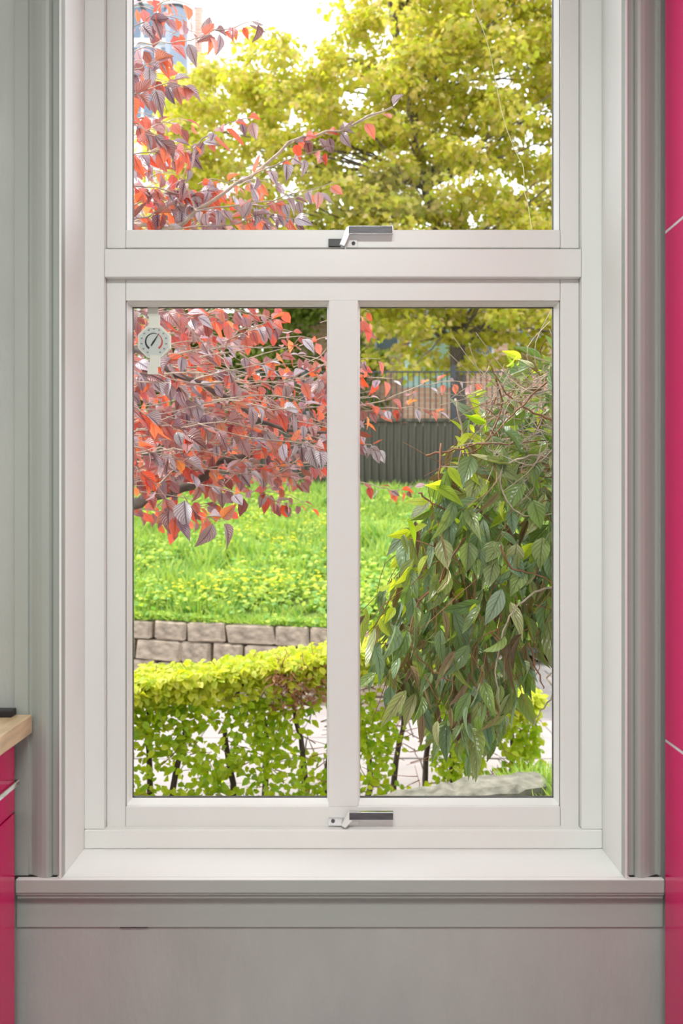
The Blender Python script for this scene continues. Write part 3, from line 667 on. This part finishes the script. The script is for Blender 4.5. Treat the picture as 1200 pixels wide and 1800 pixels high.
# ---------------- trees beyond the fence
def inside_crown(px, py):
    if py < 130 and px < 620-(py)*2.2+rng.normal(0, 22): return False
    if px < 285 and py < 420: return px > 250+rng.normal(0,15) and py > 230
    if py > 560:
        if 730 < px < 830 and py > 575: return rng.random() < .5
        if px < 635: return py < 610 and rng.random() < .5
        return py < 650+rng.normal(0, 10)
    return True
def tree(name, label, clumps, per, mat, D, trunk, lsz, leaves=T_tree):
    t = tag(empty(name, trunk[0]), label, 'tree', 'trees beyond the fence' if False else None)
    L_ = []
    br = MB(); nodes = [Vector(p) for p in trunk]
    MB().tube(smoothpath(nodes, 4, .02), .22, .07, 9).build('trunk', M['bark'], t, 0, True)
    for c_, (rx, rz) in clumps:
        c_ = Vector(c_); nn = min(nodes[1:], key=lambda q: (q-c_).length+max(0, q.z-c_.z+.8)*2)
        mid = nn.lerp(c_, .5)+Vector((rng.normal(0,.15), rng.normal(0,.15), .25)); (rng.random() < .22) and br.tube(smoothpath([nn, mid, c_], 4, .05), .035, .008, 5)
        for _ in range(per):
            u = rv(1); u.normalize(); r = rng.random()**.5
            p = c_+Vector((u.x*rx, u.y*rx*.9, u.z*rz))*r; p.z -= .25*rz*(p-c_).length**2/(rx*rx)
            L_.append(basis(p, Vector((u.x+rng.normal(0,.5), u.y+rng.normal(0,.5), -.45+rng.normal(0,.35))), Vector((0,-.35,.9))+rv(.45), lsz*rng.uniform(.7, 1.2)))
    o = br.build('branches', M['bark'], t); o['kind'] = 'stuff'
    mass('foliage', leaves, L_, mat, t)
    return t
cl = []
while len(cl) < 720:
    px = rng.uniform(255, 1090); py = rng.uniform(-160, 650)
    if not inside_crown(px, py): continue
    if noise.noise(Vector((px/75, py/60, 2))) < -.42 and py < 400: continue
    if px < 640 and py > 420: continue
    D = 20.6+rng.uniform(-1.9, 2.2); cl.append((P(px, py, D), (rng.uniform(.38,.75), rng.uniform(.16,.32))))
tree('maple_tree', 'large yellow-green tree filling the view through the upper pane', cl, 85, M['tree'], 19.5,
     [P(800, 640, 21.0)*1, P(800, 560, 21.0), P(790, 420, 21.0), P(740, 300, 21.0), P(715, 150, 21.0), P(690, 0, 21.0), P(840, 240, 21.0), P(860, 60, 21.0)][:0] or
     [Vector((P(805, 700, 21.0).x, 21.0, 1.5)), P(802, 600, 21.0), P(790, 470, 21.0), P(750, 330, 21.0), P(720, 180, 21.0), P(690, 20, 21.0), P(680, -120, 21.0)], .155)
cl = []
while len(cl) < 190:
    px = rng.uniform(215, 660); py = rng.uniform(470, 770)
    D = 25.0+rng.uniform(-.8, .8); cl.append((P(px, py, D), (rng.uniform(.4,.7), rng.uniform(.18,.34))))
tree('lime_tree', 'darker green tree beyond the fence, behind the copper leaves', cl, 110, M['treedark'], 25,
     [Vector((P(470, 700, 25).x, 25, 1.5)), P(468, 700, 25), P(480, 600, 25), P(455, 500, 25), P(470, 420, 25)], .16)
cl = [(P(rng.uniform(215, 570), rng.uniform(745, 850), 18.3+rng.uniform(-.3,.9)), (rng.uniform(.3,.6), rng.uniform(.2,.35))) for _ in range(50)]
cl = [c_ for c_ in cl]
t = tree('evergreen_bush', 'low green bush standing behind the left part of the fence', cl, 90, M['treedark'], 18.6, [Vector((P(400,800,18.6).x, 18.6, 1.5)), P(400, 850, 18.6), P(400, 790, 18.6)], .13)
t['category'] = 'bush'
# ---------------- copper-leaved tree close outside
ct = tag(empty('copper_hazel_tree', (-1.9, 3.6, -.3)), 'copper-leaved tree whose branches reach in from the left, close outside the window', 'tree')
trunk = [Vector((-1.9, 3.6, -.35)), Vector((-1.85, 3.6, .5)), Vector((-1.75, 3.55, 1.1)), Vector((-1.7, 3.5, 1.9)), Vector((-1.6, 3.4, 2.8))]
MB().tube(smoothpath(trunk, 4, .01), .09, .04, 10).build('trunk', M['bark'], ct, 0, True)
limbs = [[Vector((-1.78, 3.55, .95)), P(180, 905, 3.3), P(232, 887, 3.25), P(285, 868, 3.2), P(350, 845, 3.2), P(385, 815, 3.25), P(470, 790, 3.3)],
         [Vector((-1.75, 3.55, 1.1)), P(190, 640, 3.1), P(300, 655, 3.0), P(400, 700, 3.0), P(480, 750, 3.05), P(575, 760, 3.1)],
         [Vector((-1.7, 3.5, 1.9)), P(180, 420, 3.0), P(300, 402, 2.9), P(345, 372, 2.9), P(440, 310, 2.9), P(510, 252, 2.9), P(600, 228, 2.9), P(690, 188, 2.9)]]
for L_, r in zip(limbs, (.028, .014, .009)): MB().tube(smoothpath(L_, 4, .004), r, r*.35, 8).build('limb', M['bark'] if r > .01 else M['twig'], ct, 0, True)
# twigs: (points, leaf density, leaf size)
TW = []
def tw_(D, pts, n, s=.062, r=.0028): TW.append(([P(a, b_, D+rng.normal(0,.03)) for a, b_ in pts], n, s, r))
tw_(2.9, [(170,95),(232,77),(300,75),(360,62),(375,60)], 5); tw_(2.9, [(360,62),(400,48),(455,36)], 7, .055)
tw_(2.8, [(150,10),(235,45),(265,30),(285,5)], 7); tw_(2.8, [(180,140),(235,120),(270,110),(290,95)], 9)
tw_(2.75, [(170,170),(235,165),(290,145),(325,150)], 10, .066); tw_(2.8, [(160,230),(235,215),(265,235),(300,250)], 9)
tw_(2.75, [(335,262),(365,240),(400,215),(447,208)], 8, .06); tw_(2.9, [(180,290),(250,270),(300,262),(335,262)], 16, .064)
tw_(2.9, [(200,320),(260,330),(330,340),(380,330)], 18, .066); tw_(2.9, [(200,395),(260,380),(300,360),(330,372)], 14, .066)
tw_(2.9, [(345,372),(420,360),(480,358),(560,332)], 12, .056); tw_(2.85, [(300,402),(400,395),(470,375),(520,385)], 16, .06)
tw_(2.9, [(440,310),(480,290),(540,270),(570,262)], 8, .055); tw_(2.9, [(510,252),(540,240),(600,228),(690,188)], 13, .055)
tw_(2.9, [(345,372),(330,335),(325,300),(345,270)], 6, .06); tw_(2.9, [(430,360),(500,345),(585,320)], 5, .055)
tw_(2.7, [(160,500),(235,545),(300,548),(345,555)], 9, .06); tw_(2.8, [(300,548),(360,605),(400,640),(412,668)], 4, .05)
tw_(2.9, [(230,650),(300,665),(400,672),(520,668),(570,660)], 18, .062); tw_(2.9, [(300,655),(330,700),(390,740),(470,755)], 14, .07)
tw_(2.75, [(190,700),(240,720),(300,750),(340,780)], 12, .072); tw_(2.8, [(190,780),(250,790),(300,800),(340,830)], 12, .07)
tw_(2.8, [(400,700),(480,720),(560,715)], 10, .062); tw_(2.8, [(350,745),(440,770),(530,778),(570,790)], 16, .066)
tw_(2.75, [(240,820),(275,855),(300,890),(310,905)], 4, .078, .002); tw_(2.75, [(322,870),(345,900),(375,915),(395,912)], 4, .078, .002)
tw_(3.0, [(420,620),(460,640),(500,620),(530,590)], 7, .055); tw_(3.0, [(390,600),(440,580),(480,560)], 6, .055)
tw_(3.1, [(412,545),(440,550),(470,560),(490,570)], 5, .055); tw_(2.9, [(190,620),(260,640),(330,620)], 9, .06)
tw_(3.4, [(575,700),(650,710),(740,678),(800,672),(855,672)], 17, .055); tw_(3.4, [(575,735),(650,722),(720,718),(775,722)], 12, .055)
tw_(3.4, [(575,640),(610,650),(645,662),(690,665)], 9, .055); tw_(3.4, [(570,790),(620,785),(645,780),(660,790)], 7, .055)
tw_(3.5, [(575,840),(640,848),(690,862),(725,855)], 13, .05); tw_(3.3, [(460,860),(480,880),(505,885)], 4, .055, .002)
tw_(3.4, [(570,830),(600,800),(640,740)], 5, .05)
cleaf = []; tb1 = MB(); tbig = []
def leaves_on(path, n, s, out, droop=.7, facing=.6):
    N = len(path)
    for i in range(n):
        t_ = (i+.5+rng.uniform(-.3,.3))/n*(N-1); a = min(N-2, int(t_)); p = path[a].lerp(path[a+1], t_-a)
        d = (path[a+1]-path[a]).normalized(); side = (-1)**i
        dd = d*.5+Vector((rng.normal(0,.35), rng.normal(0,.4), side*.55-droop+rng.normal(0,.3)))
        nr = Vector((rng.normal(0,.6), -facing+rng.normal(0,.5), .8+rng.normal(0,.4)))
        ss = s*rng.uniform(.72, 1.2); pet = p+dd.normalized()*.012
        out.append(basis(pet, dd, nr, ss, rng.uniform(.85, 1.1)))
for pts, n, s, r in TW:
    path = smoothpath(pts, 4, .003); tbig.append((path, r)); leaves_on(path, n+4, s, cleaf)
for path, r in tbig: MB().tube(path, r, r*.4, 6).build('twig', M['twig'], ct, 0, True)
# dense inner mass in the lower left part, further in
fillt = MB(); cfar = []
def zone(px, py):
    if px < 575: return 575+8*math.sin(px/20) < py < 872-.05*(px-230)+14*math.sin(px/33)-(60 if px > 470 else 0)*((px-470)/105) or py > 890 and px < 330 and py < 920
    return False
nt_ = 0
while nt_ < 300:
    px = rng.uniform(170, 590); py = rng.uniform(560, 915)
    if not zone(px, py): continue
    if py < 660 and (px > 330) and rng.random() < .72: continue
    nt_ += 1; D = rng.uniform(3.0, 3.9); a = P(px, py, D); d = Vector((1, rng.normal(0,.4), rng.normal(.1,.35))).normalized()
    path = smoothpath([a, a+d*.1+rv(.01), a+d*.2+rv(.015)], 2); fillt.tube(path, .0022, .001, 4)
    lst = []; leaves_on(path, 5, .052, lst)
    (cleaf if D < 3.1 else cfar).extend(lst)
for _ in range(60):
    px = rng.uniform(575, 600) if rng.random() < .2 else rng.uniform(232, 575); py = rng.uniform(540, 600); 
    if px > 340 and rng.random() < .7: continue
    a = P(px, py, rng.uniform(3, 3.6)); path = smoothpath([a, a+Vector((.08,0,.02)), a+Vector((.15,0,0))], 2); fillt.tube(path, .002, .001, 4); leaves_on(path, 4, .05, cfar)
# fill for upper-left column
for _ in range(60):
    px = rng.uniform(170, 300); py = rng.uniform(-60, 410)
    if px > 245 and rng.random() < .5 and py < 250: continue
    a = P(px, py, rng.uniform(3, 3.5)); path = smoothpath([a, a+Vector((.05,0,.02)), a+Vector((.12,0,0))], 2); fillt.tube(path, .002, .001, 4); leaves_on(path, 4, .055, cfar)
for _ in range(26):
    px = rng.uniform(200, 430); py = rng.uniform(320, 410); a = P(px, py, rng.uniform(2.9, 3.3)); path = smoothpath([a, a+Vector((.05,0,.02)), a+Vector((.12,0,0))], 2); fillt.tube(path, .002, .001, 4); leaves_on(path, 5, .055, cleaf)
# long thin bare twigs that cross the mass
for _ in range(46):
    px = rng.uniform(180, 420); py = rng.uniform(590, 800); a = P(px, py, rng.uniform(2.8, 3.3)); dx = rng.uniform(.2, .42); dz = rng.normal(-.02, .07)
    fillt.tube(smoothpath([a, a+Vector((dx*.5, 0, dz*.2+.02)), a+Vector((dx, rng.normal(0,.08), dz))], 4, .002), .0026, .001, 5)
o = fillt.build('fine_twigs', M['twig'], ct); o['kind'] = 'stuff'
cleaf.sort(key=lambda m_: m_[1][3])
vis = [m_ for m_ in cleaf if -.26 < m_[0][3]/m_[1][3] < .18]
cm = [tmpl_mesh(t_, 'copper_leaf', M['copper']) for t_ in T_cop]
singles('leaf', cm, vis[:300], ct); vs = set(id(m_) for m_ in vis[:300])
mass('foliage', T_cop, [m_ for m_ in cleaf if id(m_) not in vs], M['copper'], ct)
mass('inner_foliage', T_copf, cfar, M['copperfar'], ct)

# ---------------- climber hanging at the right
cv = tag(empty('climbing_shrub', (.95, 2.95, -.3)), 'tangled climbing shrub with long drooping green leaves outside the right pane', 'shrub')
def lb(py):  # left outline of the mass in the photograph's frame
    K = [(640,905),(665,870),(700,835),(760,800),(800,790),(850,755),(900,735),(950,700),(1000,692),(1040,660),(1080,640),(1130,632),(1200,640),(1240,675),(1290,740),(1330,800),(1370,830)]
    for (a, x0), (b_, x1) in zip(K, K[1:]):
        if a <= py <= b_: return x0+(x1-x0)*(py-a)/(b_-a)
    return 9999
def rb(py):
    K = [(640,1150),(1130,1150),(1135,925),(1240,925),(1280,890),(1330,850),(1370,835)]
    for (a, x0), (b_, x1) in zip(K, K[1:]):
        if a <= py <= b_: return x0+(x1-x0)*(py-a)/(b_-a)
    return 0
vl = []; vn_ = []; vd = []; vi = []
for D0, D1, cnt, sz, dst in ((2.42, 2.62, 430, .105, 'f'), (2.62, 2.85, 800, .10, 'm'), (2.85, 3.15, 1100, .10, 'b')):
    k_ = 0
    while k_ < cnt:
        py = rng.uniform(640, 1350); px = rng.uniform(630, 1150); e = px-lb(py)
        if e < 4 or px > rb(py): continue
        if dst == 'b' and e < 35: continue
        if dst == 'm' and e < 14: continue
        if py < 740 and rng.random() < .15: continue
        k_ += 1; D = rng.uniform(D0, D1); s = sz*rng.uniform(.55, 1.25)
        if py < 800: s *= .8
        p = P(px, py, D); p.z += s*.45
        top = sm(1000, 760, py) if False else max(0, min(1, (980-py)/250))
        d = Vector((rng.normal(-.12, .38+.6*top), rng.normal(-.15, .4), -1+.6*top+rng.normal(0,.25+.4*top)))
        nr = Vector((rng.normal(0,.95), -1, .25+.6*top+rng.normal(0,.6))); m_ = basis(p, d, nr, s, rng.uniform(.75, 1.1))
        r = rng.random()
        if dst != 'b' and (r < (.60 if e < 60 and py < 1120 else .10) and (py < 1120 or e < 50)): vn_.append(basis(p, d+Vector((-.2,0,.5)), nr, s*.75, 1))
        elif r > .87: vd.append(basis(p, d, nr, s, .6))
        elif dst == 'f': vl.append(m_)
        else: vi.append(m_)
# heart-shaped broad blades among the upper leaves
for _ in range(26):
    py = rng.uniform(770, 1010); px = rng.uniform(max(730, lb(py)+30), 985); p = P(px, py, 2.45); vl.append(basis(p, (rng.normal(-.1,.3), -.2, -1), (rng.normal(0,.3), -.8, .7), rng.uniform(.07,.095), 1.6))
vm = [tmpl_mesh(t_, 'climber_leaf', M['vine']) for t_ in T_vine]; vnm = [tmpl_mesh(t_, 'young_leaf', M['vinenew']) for t_ in T_vine[:3]]
inv = [m_ for m_ in vl if m_[0][3]/m_[1][3] < .262]; inv.sort(key=lambda m_: m_[1][3]); nin = [m_ for m_ in vn_ if m_[0][3]/m_[1][3] < .262]
singles('leaf', vm, inv[:240], cv); singles('young_leaf', vnm, nin[:60], cv, 'fresh yellow-green leaf')
vs = set(id(m_) for m_ in inv[:240])
mass('foliage', T_vine, [m_ for m_ in vl if id(m_) not in vs], M['vine'], cv); vs = set(id(m_) for m_ in nin[:60])
mass('young_foliage', T_vine[:3], [m_ for m_ in vn_ if id(m_) not in vs], M['vinenew'], cv); mass('dry_foliage', T_vine, vd, M['vinedead'], cv)
mass('inner_foliage', T_vine, vi, M['vine'], cv)
for (x, y, r) in ((.95, 2.95, .03), (1.02, 3.0, .022), (.9, 3.05, .02)):
    MB().tube(smoothpath([(x, y, -.35), (x-.03, y, .3), (x+.02, y-.05, .9), (x-.08, y-.05, 1.4), (x-.16, y-.1, 1.75)], 4, .006), r, r*.5, 8).build('main_stem', M['bark'], cv, 0, True)
stems = [[(975,1030),(940,1040),(905,1070),(885,1110),(872,1180),(880,1250)], [(830,930),(800,970),(765,1030),(735,1060),(722,1130),(760,1180),(800,1200)],
         [(880,960),(900,1000),(945,1010),(975,1030)], [(975,810),(930,800),(880,830),(890,880),(930,910),(985,900)], [(735,865),(760,885),(800,905)], [(880,1040),(878,1100),(872,1150)],
         [(985,1180),(960,1190),(975,1215),(950,1250),(937,1275)], [(930,1130),(945,1180),(955,1210)], [(985,650),(940,690),(890,740),(860,770)], [(980,680),(930,690),(880,650)],
         [(975,740),(930,720),(890,690),(860,640)], [(870,660),(880,720),(850,780),(810,800)], [(800,700),(812,760),(805,830)], [(775,780),(772,850),(780,900)], [(750,800),(800,790),(870,780),(960,775)]]
for i, s_ in enumerate(stems):
    D = 2.42+.1*rng.random(); MB().tube(smoothpath([P(a, b_, D+.02*rng.normal()) for a, b_ in s_], 5, .002), .0032, .0016, 6).build('stem', M['twigred'] if i % 3 else M['twig'], cv, 0, True)
fs = MB()
for _ in range(330):
    py = rng.uniform(645, 1190); px = rng.uniform(640, 1100)
    if px < lb(py)+12 or px > rb(py): continue
    a = P(px, py, rng.uniform(2.45, 2.9)); tp = max(0, min(1, (950-py)/250)); d = Vector((rng.normal(0,.5+tp*.4), rng.normal(0,.2), -1+tp*.8+rng.normal(0,.4))).normalized(); Ln = rng.uniform(.08, .26)
    fs.tube(smoothpath([a, a+d*Ln*.5+rv(.02), a+d*Ln+rv(.03)], 3, .001), .0018, .0009, 5)
o = fs.build('fine_stems', M['twigred'], cv); o['kind'] = 'stuff'
# upper wire-like tangle
fs = MB()
for _ in range(150):
    px = rng.uniform(850, 1050); py = rng.uniform(640, 830); a = P(px, py, rng.uniform(2.42, 2.6)); d = Vector((rng.normal(0,1), 0, rng.normal(0,.6))).normalized()
    fs.tube(smoothpath([a, a+d*.07+rv(.015), a+d*.15+rv(.02)], 3), .0016, .001, 5)
o = fs.build('tangled_stems', M['twig'], cv); o['kind'] = 'stuff'
